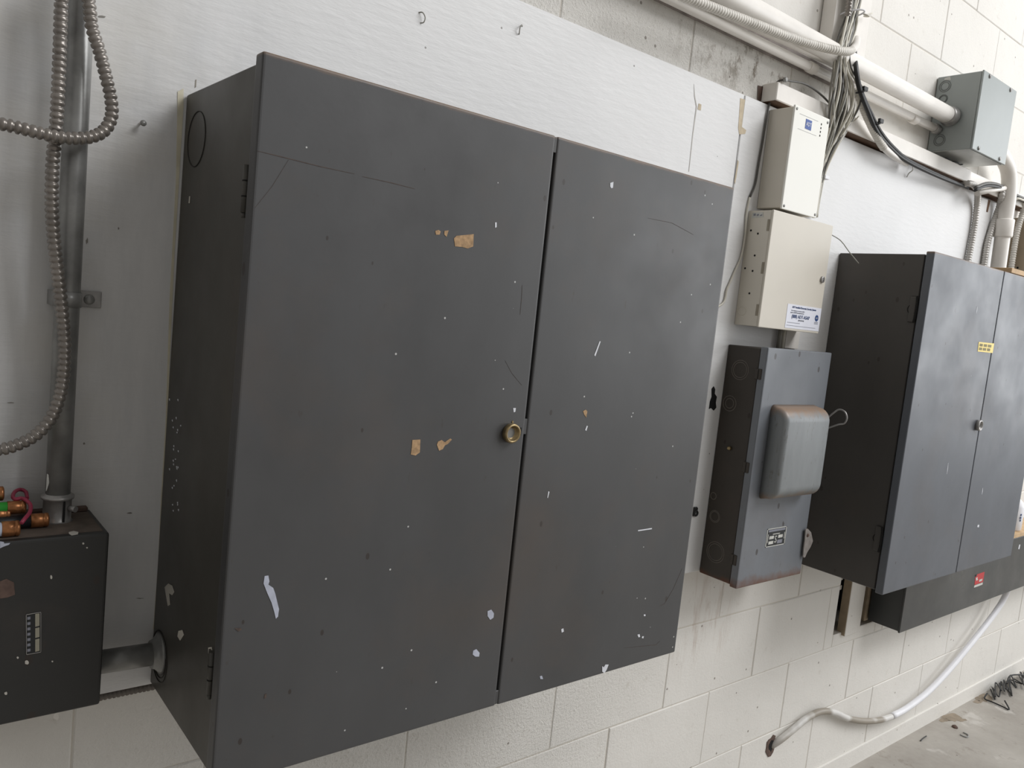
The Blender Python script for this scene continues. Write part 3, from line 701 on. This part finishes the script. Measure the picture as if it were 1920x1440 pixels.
# ------------------------------------------------------------------ hanging cables
path = [(1608, -40), (1603, 0), (1598, 25), (1590, 60), (1582, 92), (1580, 130), (1582, 165), (1578, 205), (1568, 245), (1553, 285), (1540, 325), (1533, 365), (1528, 408)]
spread = [14, 13, 12, 15, 16, 17, 26, 32, 24, 13, 8, 6, 4]
ypath = [-.06, -.06, -.06, -.065, -.075, -.075, -.07, -.065, -.05, -.04, -.035, -.035, -.035]
NC = 30
for i in range(NC):
    a = (i + .5) / NC * 2 - 1; ph = random.uniform(0, 6.28); dph = random.uniform(.5, 1.1); dep = random.uniform(-1, 1)
    c = []
    for k, ((px, py), s_, yy) in enumerate(zip(path, spread, ypath)):
        off = a * s_ * (.8 + .2 * math.sin(ph)) + .35 * s_ * math.sin(ph + dph * k) * (.9 if 2 < k < 10 else .4)
        c.append(W(px + off, py - .25 * off, y=yy + dep * .0005 * s_ + random.uniform(-.002, .002)))
    mt = (cable_light, cable_grey, cable_dark, cable_light, cable_grey)[i % 5]
    pts = spline(c, .012)
    tag(B().tube(pts, .0027 if i % 4 else .0034, 7).obj('cable', mt, base=pts[-1]), '%s cable in the bundle hanging beside the ivory alarm box' % {cable_light: 'pale cream', cable_grey: 'mid grey', cable_dark: 'dark grey'}[mt], 'cable', 'cables in the hanging bundle')
tie = W(1597, 26, y=-.06)
zt = thing('cable_tie', tie, 'white tie looped round the top of the hanging cable bundle', 'cable tie')
b = B(); ring = [tie + RIGHT * (.026 * math.cos(t)) + Vector((0, -.022 * math.sin(t), .0)) + UP * (.006 * math.sin(t)) for t in [2 * math.pi * i / 28 for i in range(29)]]
b.tube(ring, .0022, 8); b.obj('strap', white_plastic, zt)
B().tube(spline([tie + RIGHT * .030, tie + RIGHT * .045 - UP * .006, W(1620, 30, y=-.06), W(1635, 25, y=-.06)], .006), .0022, 8).obj('tail', cable_light, zt)
pts, rs = flex([W(1603, -60, y=-.085), W(1597, -20, y=-.085), W(1592, 8, y=-.085), W(1589, 30, y=-.08)], .008, .0075, .25)
tag(B().tube(pts, rs, 10).obj('flexible_conduit', flex_metal, base=pts[-1]), 'dark ribbed conduit dropping into the top of the hanging cable bundle', 'conduit')
clip = W(1544, 333, y=-.03)
tag(B().box(clip.x - .011, clip.x + .011, clip.y - .012, clip.y + .0095, clip.z - .005, clip.z + .005, .002).obj('cable_clip', white_plastic, base=clip), 'white clip holding the cable bundle against the sheet', 'clip')
tag(B().tube(spline([W(1583, 222, y=-.04), W(1590, 232, y=-.05), W(1602, 226, y=-.05), W(1610, 218, y=-.05)], .005), .0018, 6).obj('stray_wire', cable_light, base=clip), 'curled pale wire end sticking out of the hanging cable bundle', 'wire')
# black cables with ties and beige flexible sleeve
for i, d in enumerate((0, 7)):
    c = [W(1602, 85, y=-.03), W(1604 + d * .2, 120, y=-.085), W(1611 + d * .3, 165, y=-.095), W(1628 + d * .6, 210, y=-.085), W(1645 + d, 248, y=-.07), W(1670 + d, 278, y=-.06), W(1700 + d, 302, y=-.056), W(1760 + d, 331, y=-.05), W(1815, 352, y=-.045)]
    pts = spline(c, .01)
    tag(B().tube(pts, .0048 if i else .0058, 8).obj('black_cable', black, base=pts[-1]), '%s black cable sagging from the hanging bundle along the timber strip' % ('thinner' if i else 'thicker'), 'cable', 'black cables along the timber strip')
for px, py in ((1614, 172), (1644, 232)):
    p = W(px, py, y=-.093 if px < 1630 else -.078); o = thing('cable_tie', p, 'small black tie on the sagging black cables beside the %s' % ('slim white conduit' if px < 1630 else 'beige ribbed sleeve'), 'cable tie', 'black ties on the sagging cables')
    B().torus(p, (.4, 0, -.8), .011, .002, 18, 6).obj('strap', black, o)
    B().box(p.x - .002, p.x + .018, p.y - .010, p.y - .002, p.z + .003, p.z + .014, .002).obj('lock_head', black, o)
pts, rs = flex([W(1608, 165, y=-.07), W(1616, 195, y=-.07), W(1632, 232, y=-.066), W(1648, 263, y=-.06), W(1657, 277, y=-.058)], .011, .0085, .2)
o = thing('flexible_conduit', pts[-1], 'beige ribbed sleeve hanging beside the sagging black cables', 'conduit')
B().tube(pts, rs, 12).obj('ribbed_sleeve', flex_pale, o)
B().tube(spline([W(1655, 274, y=-.058), W(1665, 284, y=-.055), W(1680, 295, y=-.05), W(1700, 306, y=-.04)], .006), .0095, 12).obj('smooth_end', white_pipe, o)
# thin telephone wire down the left of the alarm boxes
c = [W(1572, 212, y=-.05), W(1540, 178, y=-.048), W(1510, 158, y=-.048), W(1482, 152, y=-.048), W(1468, 150, y=-.047), W(1456, 155, y=-.03), W(1447, 175, y=-.012), W(1442, 197, y=-.023), W(1434, 240, y=-.024), W(1430, 265, y=-.024), W(1422, 310, y=-.024), W(1416, 345, y=-.024), W(1406, 370, y=-.024)]
pts = spline(c, .008)
o = thing('telephone_wire', pts[-1], 'thin black and white wire running down the left of both alarm boxes', 'wire')
B().tube(pts, .0026, 7).obj('dark_length', cable_dark, o)
c2_ = [W(1406, 370, y=-.024), W(1400, 400, y=-.024), W(1397, 440, y=-.024), W(1390, 480, y=-.024), W(1378, 508, y=-.024), W(1364, 540, y=-.024), W(1345, 575, y=-.024), Vector((1.58, -.024, 1.50)), Vector((1.41, -.024, 1.46))]
B().tube(spline(c2_, .008), .0026, 7).obj('pale_length', cable_light, o)
p = W(1470, 150, y=-.047); B().lathe(p, (0, -1, 0), [(0, .006), (.006, .006), (.008, .004)], 14).obj('staple', steel_dark, o)
# small knockout clamp behind the upper alarm box
for px, py, R in ((1538, 217, .016), (1556, 220, .012)):
    tag(B().torus(W(px, py, y=-.035), (.5, 1, 0), R, .0018, 20, 6).obj('wire_loop', cable_grey, base=W(px, py, y=-.035)), '%s loop of grey wire behind the upper ivory alarm box' % ('larger' if R > .014 else 'smaller'), 'wire', 'wire loops behind the alarm box')

# ------------------------------------------------------------------ right-hand conduits
for nm, c, lab in (
    ('flexible_conduit', [W(1800, 346, y=-.012), W(1808, 345, y=-.045), W(1818, 344, y=-.06), W(1828, 349, y=-.055), W(1833, 362, y=-.045), W(1832, 385, y=-.034), W(1828, 420, y=-.032), W(1821, 460, y=-.032), W(1812, 505, y=-.032), W(1800, 560, y=-.032)], 'ribbed flexible conduit bending over the sheet edge onto the lighter cabinet'),
    ('flexible_conduit', [W(1882, 356, y=-.05), W(1878, 368, y=-.05), W(1873, 388, y=-.036), W(1862, 420, y=-.032), W(1852, 455, y=-.032), W(1846, 490, y=-.032), W(1836, 550, y=-.032)], 'ribbed flexible conduit just left of the bent white conduit'),
    ('flexible_conduit', [W(1924, 370, y=-.05), W(1917, 400, y=-.036), W(1908, 432, y=-.032), W(1901, 470, y=-.032), W(1895, 510, y=-.032), W(1886, 560, y=-.032)], 'ribbed flexible conduit between the bent white conduit and the beige panel')):
    pts, rs = flex(c, .0105, .0085, .2)
    tag(B().tube(pts, rs, 10).obj(nm, flex_pale if 'between' in lab else flex_grey, base=pts[-1]), lab, 'conduit')
o = thing('conduit', W(1873, 500, y=-.06), 'thick bent white conduit with a coupling dropping behind the lighter cabinet', 'pipe')
c = [Vector((3.046, -.06, 2.172)), Vector((3.12, -.06, 2.176)), Vector((3.2, -.06, 2.165)), W(1891, 322, y=-.06), W(1891, 365, y=-.06), W(1886, 400, y=-.06), W(1880, 440, y=-.06), W(1873, 490, y=-.06), W(1862, 570, y=-.06)]
B().tube(spline(c, .02), .025, 20).obj('pipe_run', white_pipe, o)
B().tube([W(1884.5, 411, y=-.06), W(1884.2, 413, y=-.06), W(1879.8, 443, y=-.06), W(1879.5, 445, y=-.06)], [.029, .031, .031, .029], 20).obj('coupling', white_pipe, o)
for py in (418, 425, 433, 440):
    p = W(1896, py, y=-.06); B().lathe(p, (.7, -.7, 0), [(-.004, .004), (.006, .004)], 8).obj('set_screw', steel, o)
tag(B().tube([W(1832, 362, y=-.06), W(1868, 355, y=-.06), W(1884, 353, y=-.055)], .009, 12).obj('conduit', white_pipe, base=W(1832, 362, y=-.06)), 'short white conduit between the flexible conduit and the bent white conduit', 'pipe')
for k, dz in enumerate((0, 5)):
    tag(B().tube(spline([W(1828, 357 - dz, y=-.075), W(1848, 349 - dz, y=-.075), W(1868, 350 - dz, y=-.07), W(1886, 358 - dz, y=-.05), W(1900, 368 - dz, y=-.05), W(1935, 384 - dz, y=-.05)], .02), .005, 8).obj('black_cable', black if not k else cable_dark, base=W(1828, 357, y=-.075)), '%s cable looping past the bent white conduit' % ('dark grey' if k else 'black'), 'cable', 'dark cables past the bent conduit')
tag(B().tube(spline([W(1898, 380, y=-.045), W(1908, 372, y=-.06), W(1922, 376, y=-.06), W(1935, 372, y=-.05)], .02), .004, 8).obj('white_cable', cable_light, base=W(1898, 380, y=-.045)), 'pale cable looping right of the bent white conduit', 'cable')
bp = thing('beige_panel', (3.56, 0, 1.45), 'beige steel panel right of the bent white conduit', 'panel')
B().box(3.565, 3.95, -.11, .0, 1.45, 2.005, .003).obj('body', beige_panel, bp)
B().box(3.56, 3.955, -.118, -.112, 1.445, 2.01, .002).obj('cover', beige_panel, bp)
p = W(1908, 502, x=3.5652)
B().lathe((3.5652, max(-.1, min(-.01, p.y)), p.z), (-1, 0, 0), [(0, .004), (.002, .003)], 12).obj('screw', dark_gap, bp)

# ------------------------------------------------------------------ left trough, conduit, fuses
t1 = thing('wireway_trough', (.2, -.02, .897), 'charcoal steel trough with nameplate joined to the large dark cabinet', 'trough')
B().box(-.6, .442, -.138, -.0205, .897, 1.131, .004, 3).obj('body', trough_paint, t1)
B().box(-.6, .437, -.032, -.0205, 1.131, 1.137, .001, 1).obj('back_lip', rust_brown, t1)
B().box(-.59, .436, -.128, -.034, 1.1308, 1.1314).obj('dust_layer', plain('brown_dust', (92, 82, 74), .95, var=.35, scale=35), t1)
TF = -.1382
npl = patch('nameplate', black_print, t1, [(48.5, 1152), (77, 1147), (77, 1223), (49, 1228)], y=TF)
for pts in ([(66, 1151), (74, 1150), (74, 1173), (66, 1175)], [(66, 1178), (74, 1176), (74, 1194), (66, 1196)], [(66, 1199), (74, 1197), (74, 1220), (66, 1222)]):
    patch('plate_field', plain('aged_plate', (150, 146, 130), .6), npl, pts, y=TF - .0005)
for pts in ([(48.5, 1152), (77, 1147), (77, 1148), (49, 1153)], [(49, 1227), (77, 1222), (77, 1223), (49, 1228)], [(48.5, 1152), (49.6, 1152), (50, 1228), (49, 1228)], [(76.2, 1147), (77, 1147), (77, 1223), (76.2, 1223)]):
    patch('plate_frame', steel, npl, pts, y=TF - .0005)
for i in range(7):
    patch('plate_print', grey_print, npl, [(51, 1157 + i * 10), (57, 1156 + i * 10), (57, 1161 + i * 10), (51, 1162 + i * 10)], y=TF - .0005)
for cx, cy, rx, ry in ((96, 1082, 2, 4), (50, 1242, 4, 3.6), (33, 1233, 2, 2), (106, 1343, 5, 7), (156, 1019, 2, 2), (163, 1027, 1.6, 1.6), (11, 1300, 3, 3), (98, 1240, 1.5, 1.5)):
    patch('paint_splash', plain('dull_splash', (190, 186, 178), .6), t1, blob(cx, cy, rx, ry, 10, .2), y=TF)
patch('paint_splash', paint_lilac, t1, [(0, 1015), (7, 1016), (8, 1019), (19, 1018), (17, 1021), (6, 1025), (0, 1028)], y=TF)
patch('rust_patch', rust_brown, t1, [(0, 1090), (12, 1085), (26, 1092), (28, 1115), (14, 1120), (0, 1122)], y=TF)
patch('paint_splash', plain('dull_splash', (190, 186, 178), .6), t1, [(129, 998), (138, 996), (147, 998), (146, 1002), (134, 1004), (129, 1001)], z=1.1312)
X, Yp = .3935, -.064
o = thing('steel_conduit', (X, Yp, 1.131), 'galvanised steel conduit rising from the charcoal trough', 'pipe')
B().tube([(X, Yp, 1.16), (X, Yp + .002, 1.5), (X, Yp + .012, 2.4)], .0148, 28).obj('pipe_run', steel_dark, o)
B().lathe((X, Yp, 1.1312), (0, 0, 1), [(0, .020), (.002, .0168), (.030, .0168), (.0305, .0195), (.034, .0195), (.0345, .0160), (.037, .0155)], 32).obj('connector', steel, o)
B().box(X + .004, X + .0062, Yp - .0185, Yp - .0155, 1.133, 1.160).obj('connector_slot', dark_gap, o)
B().cyl((X + .012, Yp - .012, 1.150), (X + .018, Yp - .021, 1.150), .004, 12).obj('clamp_screw', steel, o)
patch('paint_splash', plate_white, o, [(88, 888), (91, 890), (92, 905), (88, 918), (86, 921), (87, 905)], y=Yp - .008)
st = thing('pipe_strap', (.42, -.02, 1.424), 'metal strap and screw holding the galvanised conduit to the sheet', 'strap')
B().box(.405, .4415, -.0235, -.0205, 1.414, 1.436, .0006, 1).obj('strap_tab', steel, st)
b = B(); arc = [Vector((X + .0168 * math.cos(t), Yp + .002 - .0168 * math.sin(t), 0)) for t in [math.pi * i / 18 for i in range(19)]]
arc = [Vector((X + .0168, -.022, 0))] + arc + [Vector((X - .0168, -.022, 0))]
for i in range(len(arc) - 1):
    a, c = arc[i], arc[i + 1]
    f = b.bm.faces.new([b.bm.verts.new((q.x, q.y, z)) for q, z in ((a, 1.415), (c, 1.415), (c, 1.434), (a, 1.434))]); f.smooth = True
bmesh.ops.remove_doubles(b.bm, verts=b.bm.verts, dist=1e-5)
so = b.obj('strap_bow', steel_dark, st); so.modifiers.new('t', 'SOLIDIFY').thickness = .0012
B().lathe((.4265, -.0233, 1.4245), (0, -1, 0), [(0, .007), (.003, .0065), (.005, .004), (.005, 0)], 16).obj('screw', steel_dark, st)
# flexible conduits
fy = -.089
pts, rs = flex([W(118, -70, y=fy), W(115, 0, y=fy), W(112, 100, y=fy), W(106, 230, y=fy), W(99, 300, y=fy), W(97, 380, y=fy), W(101, 450, y=fy), W(108, 510, y=fy), W(116, 580, y=fy), W(121, 640, y=fy), W(120, 690, y=fy), W(113, 740, y=fy), W(96, 783, y=fy - .002), W(68, 815, y=fy - .004), W(35, 833, y=fy - .006), W(0, 843, y=fy - .008), W(-60, 850, y=fy - .01)], .0079, .0076, .3)
tag(B().tube(pts, rs, 14).obj('flexible_conduit', flex_metal, base=pts[-1]), 'ribbed flexible conduit hanging in front of the galvanised conduit and swinging low', 'conduit')
fy = -.098
pts, rs = flex([W(150, -70, y=-.085), W(166, 0, y=-.088), W(172, 50, y=-.09), W(186, 95, y=-.092), W(199, 145, y=-.094), W(208, 185, y=-.095), W(209, 218, y=-.096), W(196, 244, y=-.098), W(170, 257, y=-.102), W(130, 259, y=-.106), W(90, 253, y=-.107), W(45, 242, y=-.106), W(0, 232, y=-.105), W(-60, 222, y=-.105)], .0079, .0076, .3)
tag(B().tube(pts, rs, 14).obj('flexible_conduit', flex_metal, base=pts[-1]), 'ribbed flexible conduit making a tight bend across the galvanised conduit', 'conduit')
pts, rs = flex([(.30, -.012, .843), (.40, -.012, .843), (.56, -.012, .842)], .006, .006, .25)
tag(B().tube(pts, rs, 10).obj('flexible_conduit', plain('grimy_flex', (110, 104, 98), .6, .3), base=pts[-1]), 'grimy ribbed conduit tucked under the sheet edge below the charcoal trough', 'conduit')
# nipple between trough and cabinet
o = thing('conduit_nipple', (.48, -.060, .917), 'short dark conduit joining the charcoal trough to the large dark cabinet', 'pipe')
B().cyl((.442, -.060, .920), (.5365, -.060, .917), .0165, 24).obj('pipe_run', steel_dark, o)
B().lathe((.524, -.060, .917), (1, 0, 0), [(0, .020), (.005, .022), (.009, .026), (.0125, .031)], 30).obj('locknut', steel_dark, o)
# fuses
def fuse(end, length, mat, label, r=.0095, ang=0., cap_l=.019):
    d = Vector((math.cos(ang), math.sin(ang), 0)); e = Vector(end); s = e - d * length
    o = thing('cartridge_fuse', (s + e) / 2 - Vector((0, 0, r)), label, 'fuse')
    B().cyl(s + d * cap_l * .6, e - d * cap_l * .6, r * .9, 20).obj('barrel', mat, o)
    for p, q in ((e, -d), (s, d)):
        c = B().lathe(p, q, [(0, r * .82), (.0012, r), (.0045, r), (.0052, r * .9), (.0062, r), (cap_l, r), (cap_l + .0004, r * .88)], 24).obj('end_cap', copper, o)
    return o
Z = 1.1312
fuse(W(37, 990, z=Z + .0097), .10, fuse_blue, 'copper-capped fuse with pale blue body at the front of the trough', r=.0096)
fuse(W(91, 974, z=Z + .0097), .10, fuse_black, 'copper-capped black fuse touching the galvanised conduit', r=.0090, cap_l=.020)
fuse(W(19, 964, z=Z + .018), .10, fuse_black, 'copper-capped fuse lying on the front fuses', r=.0088)
fuse(W(48, 950, z=Z + .026), .10, green_card, 'copper-capped fuse with green body on the pile', r=.0085, cap_l=.020)
fuse(W(7, 925, z=Z + .041), .10, green_card, 'topmost copper-capped fuse on the pile', r=.0092)
c = [W(40, 981, z=Z + .022), W(47, 972, z=Z + .026), W(56, 960, z=Z + .028), W(57, 947, z=Z + .032), W(49, 938, z=Z + .036), W(40, 934, z=Z + .037), W(29, 936, z=Z + .036), W(24, 931, z=Z + .037), W(28, 922, z=Z + .038), W(38, 918, z=Z + .036), W(48, 922, z=Z + .034), W(51, 934, z=Z + .03)]
tag(B().tube(spline(c, .002), .0024, 10).obj('pink_wire', pink_wire, base=(.34, -.08, Z)), 'curled dark pink wire lying over the pile of fuses', 'wire')
# screw and wire hooks on the sheet
p = W(263, 231, y=-.02); o = thing('wall_screw', p, 'protruding screw in the sheet above left of the large dark cabinet', 'screw')
B().cyl(p, p + Vector((.001, -.010, -.001)), .0016, 10).obj('shank', white_pipe, o)
B().lathe(p + Vector((.001, -.010, -.001)), (0, -1, 0), [(0, .002), (.0015, .0042), (.003, .0040), (.0034, .0)], 14).obj('head', steel_dark, o)
for px, py, s_, lab in ((788, 32, 1, 'bent wire hook in the sheet above the middle of the large cabinet'), (976, 55, -1, 'upright wire staple in the sheet near its top edge')):
    p = W(px, py, y=-.02)
    tag(B().tube(spline([p + Vector((-.004 * s_, .001, .006)), p + Vector((.001 * s_, -.004, .007)), p + Vector((.006 * s_, -.006, .0)), p + Vector((.005 * s_, -.004, -.008)), p + Vector((.001 * s_, .001, -.009))], .002), .0011, 6).obj('wire_hook', cable_grey, base=p), lab, 'hook')
p = W(1303, 960, y=-.0205)
o = thing('cable_clip', p, 'small black double-eyed clip between the large cabinet and the switch box', 'clip')
B().torus(p + Vector((.002, -.0025, -.003)), (0, 1, 0), .0062, .0024, 20, 6).obj('eye', black, o)
B().torus(p + Vector((.0, -.0025, .008)), (0, 1, 0), .0042, .0020, 18, 6).obj('eye', black, o)
B().box(p.x - .009, p.x - .005, p.y - .004, p.y, p.z - .010, p.z + .014, .001, 1).obj('stem', black, o)
# wire hook and dark dangling strip on the right sheet
p = W(1703, 312, y=-.02)
tag(B().tube(spline([p + Vector((0, .001, .01)), p + Vector((.004, -.01, .004)), p + Vector((.002, -.014, -.012)), p + Vector((-.006, -.008, -.022)), p + Vector((-.006, -.003, -.034))], .003), .0018, 7).obj('wire_hook', plate_white, base=p), 'painted wire hook under the timber strip below the junction box', 'hook')
patch('dark_slot', raw_wood, bd2, [(1853, 374), (1857, 376), (1852, 398), (1849, 397)], y=-.0203)

# ------------------------------------------------------------------ floor-level cable and clutter
c = [W(1446, 1398, y=.004), W(1462, 1388, y=-.012), W(1488, 1367, y=-.016), W(1515, 1345, y=-.018), W(1540, 1334, y=-.018), W(1565, 1336, y=-.018), W(1590, 1347, y=-.018), W(1620, 1352, y=-.018), W(1650, 1350, y=-.02), W(1676, 1342, y=-.024)]
o = thing('supply_cable', W(1446, 1398, y=-.01), 'thick white cable sagging from the charcoal trough to a broken hole', 'cable')
def grime_sleeve():
    t = NT('grimy_white_sleeve')
    k = t.mix(t.ramp(t.noise(6, 3, .5), .45, .56), srgb((146, 138, 126)), srgb((208, 206, 202)))
    return t.done(k, .45)
B().tube(spline(c, .01), .0105, 14).obj('sleeve', grime_sleeve(), o)
c = [W(1672, 1343, y=-.024), W(1700, 1328, y=-.026), W(1740, 1297, y=-.03), W(1780, 1255, y=-.034), W(1820, 1207, y=-.04), W(1855, 1163, y=-.046), W(1878, 1130, y=-.055), W(1890, 1105, y=-.065), W(1896, 1090, y=-.07)]
B().tube(spline(c, .02), .0115, 14).obj('outer_sheath', white_plastic, o)
# coil of black wire on the floor
rc = thing('wire_coil', W(1885, 1298, z=0), 'tangled coil of thin black wire on the floor against the wall', 'wire')
rnd = random.Random(3)
for s_ in range(2):
    c = []
    for i in range(15):
        t = i / 14; px = 1853 + 70 * t + rnd.uniform(-4, 4) + (6 if i % 2 else -6); amp = (15 - 5 * abs(t - .4)) * (1 if i % 2 else -1)
        q = W(px, 1304 - 24 * t + amp * .8 + rnd.uniform(-4, 4), z=0)
        c.append(Vector((q.x, min(q.y, -.02), .005 + rnd.uniform(0, .03))))
    B().tube(spline(c, .008), .0028, 6).obj('wire_strand', black, rc)
B().tube(spline([W(1851, 1300, z=.02), W(1846, 1310, z=.008), W(1860, 1316, z=.006), W(1880, 1325, z=.006), W(1892, 1330, z=.006), W(1884, 1314, z=.015)], .008), .0032, 6).obj('wire_strand', black, rc)
B().tube(spline([W(1888, 1282, z=.03), W(1893, 1268, z=.05), W(1910, 1265, z=.05), W(1930, 1268, z=.03)], .008), .0032, 6).obj('wire_strand', black, rc)
for px, py, lab, mt, pts in ((1731, 1386, 'short bent black wire scrap lying on the concrete floor', black, ((-5, 3), (0, -2), (6, -6))), (1806, 1380, 'curled wire clipping lying on the concrete floor', steel_dark, ((-6, -3), (2, 1), (8, 2), (9, -2), (0, -7)))):
    c = [W(px + a, py + d, z=.003) for a, d in pts]
    tag(B().tube(spline(c, .004), .0022, 6).obj('wire_scrap', mt, base=c[0]), lab, 'wire')
q = W(1790, 1364, z=.0)
tag(B().lathe((q.x, q.y, 0), (.0, 0, 1), [(0, .012), (.006, .010), (.010, .004)], 7).obj('debris_chip', rust_brown, base=q), 'small brown chip of debris on the concrete floor', 'debris')
stain = plain('dirt_brown', (140, 128, 112), .9, var=.2)
for cx, cy, rx, ry in ((1783, 1346, 20, 7), (1770, 1350, 10, 4), (1803, 1350, 8, 3), (1846, 1309, 16, 7), (1832, 1316, 8, 3)):
    patch('dirt_stain', stain, fl, blob(cx, cy, rx, ry, 18, .35), z=.0002)
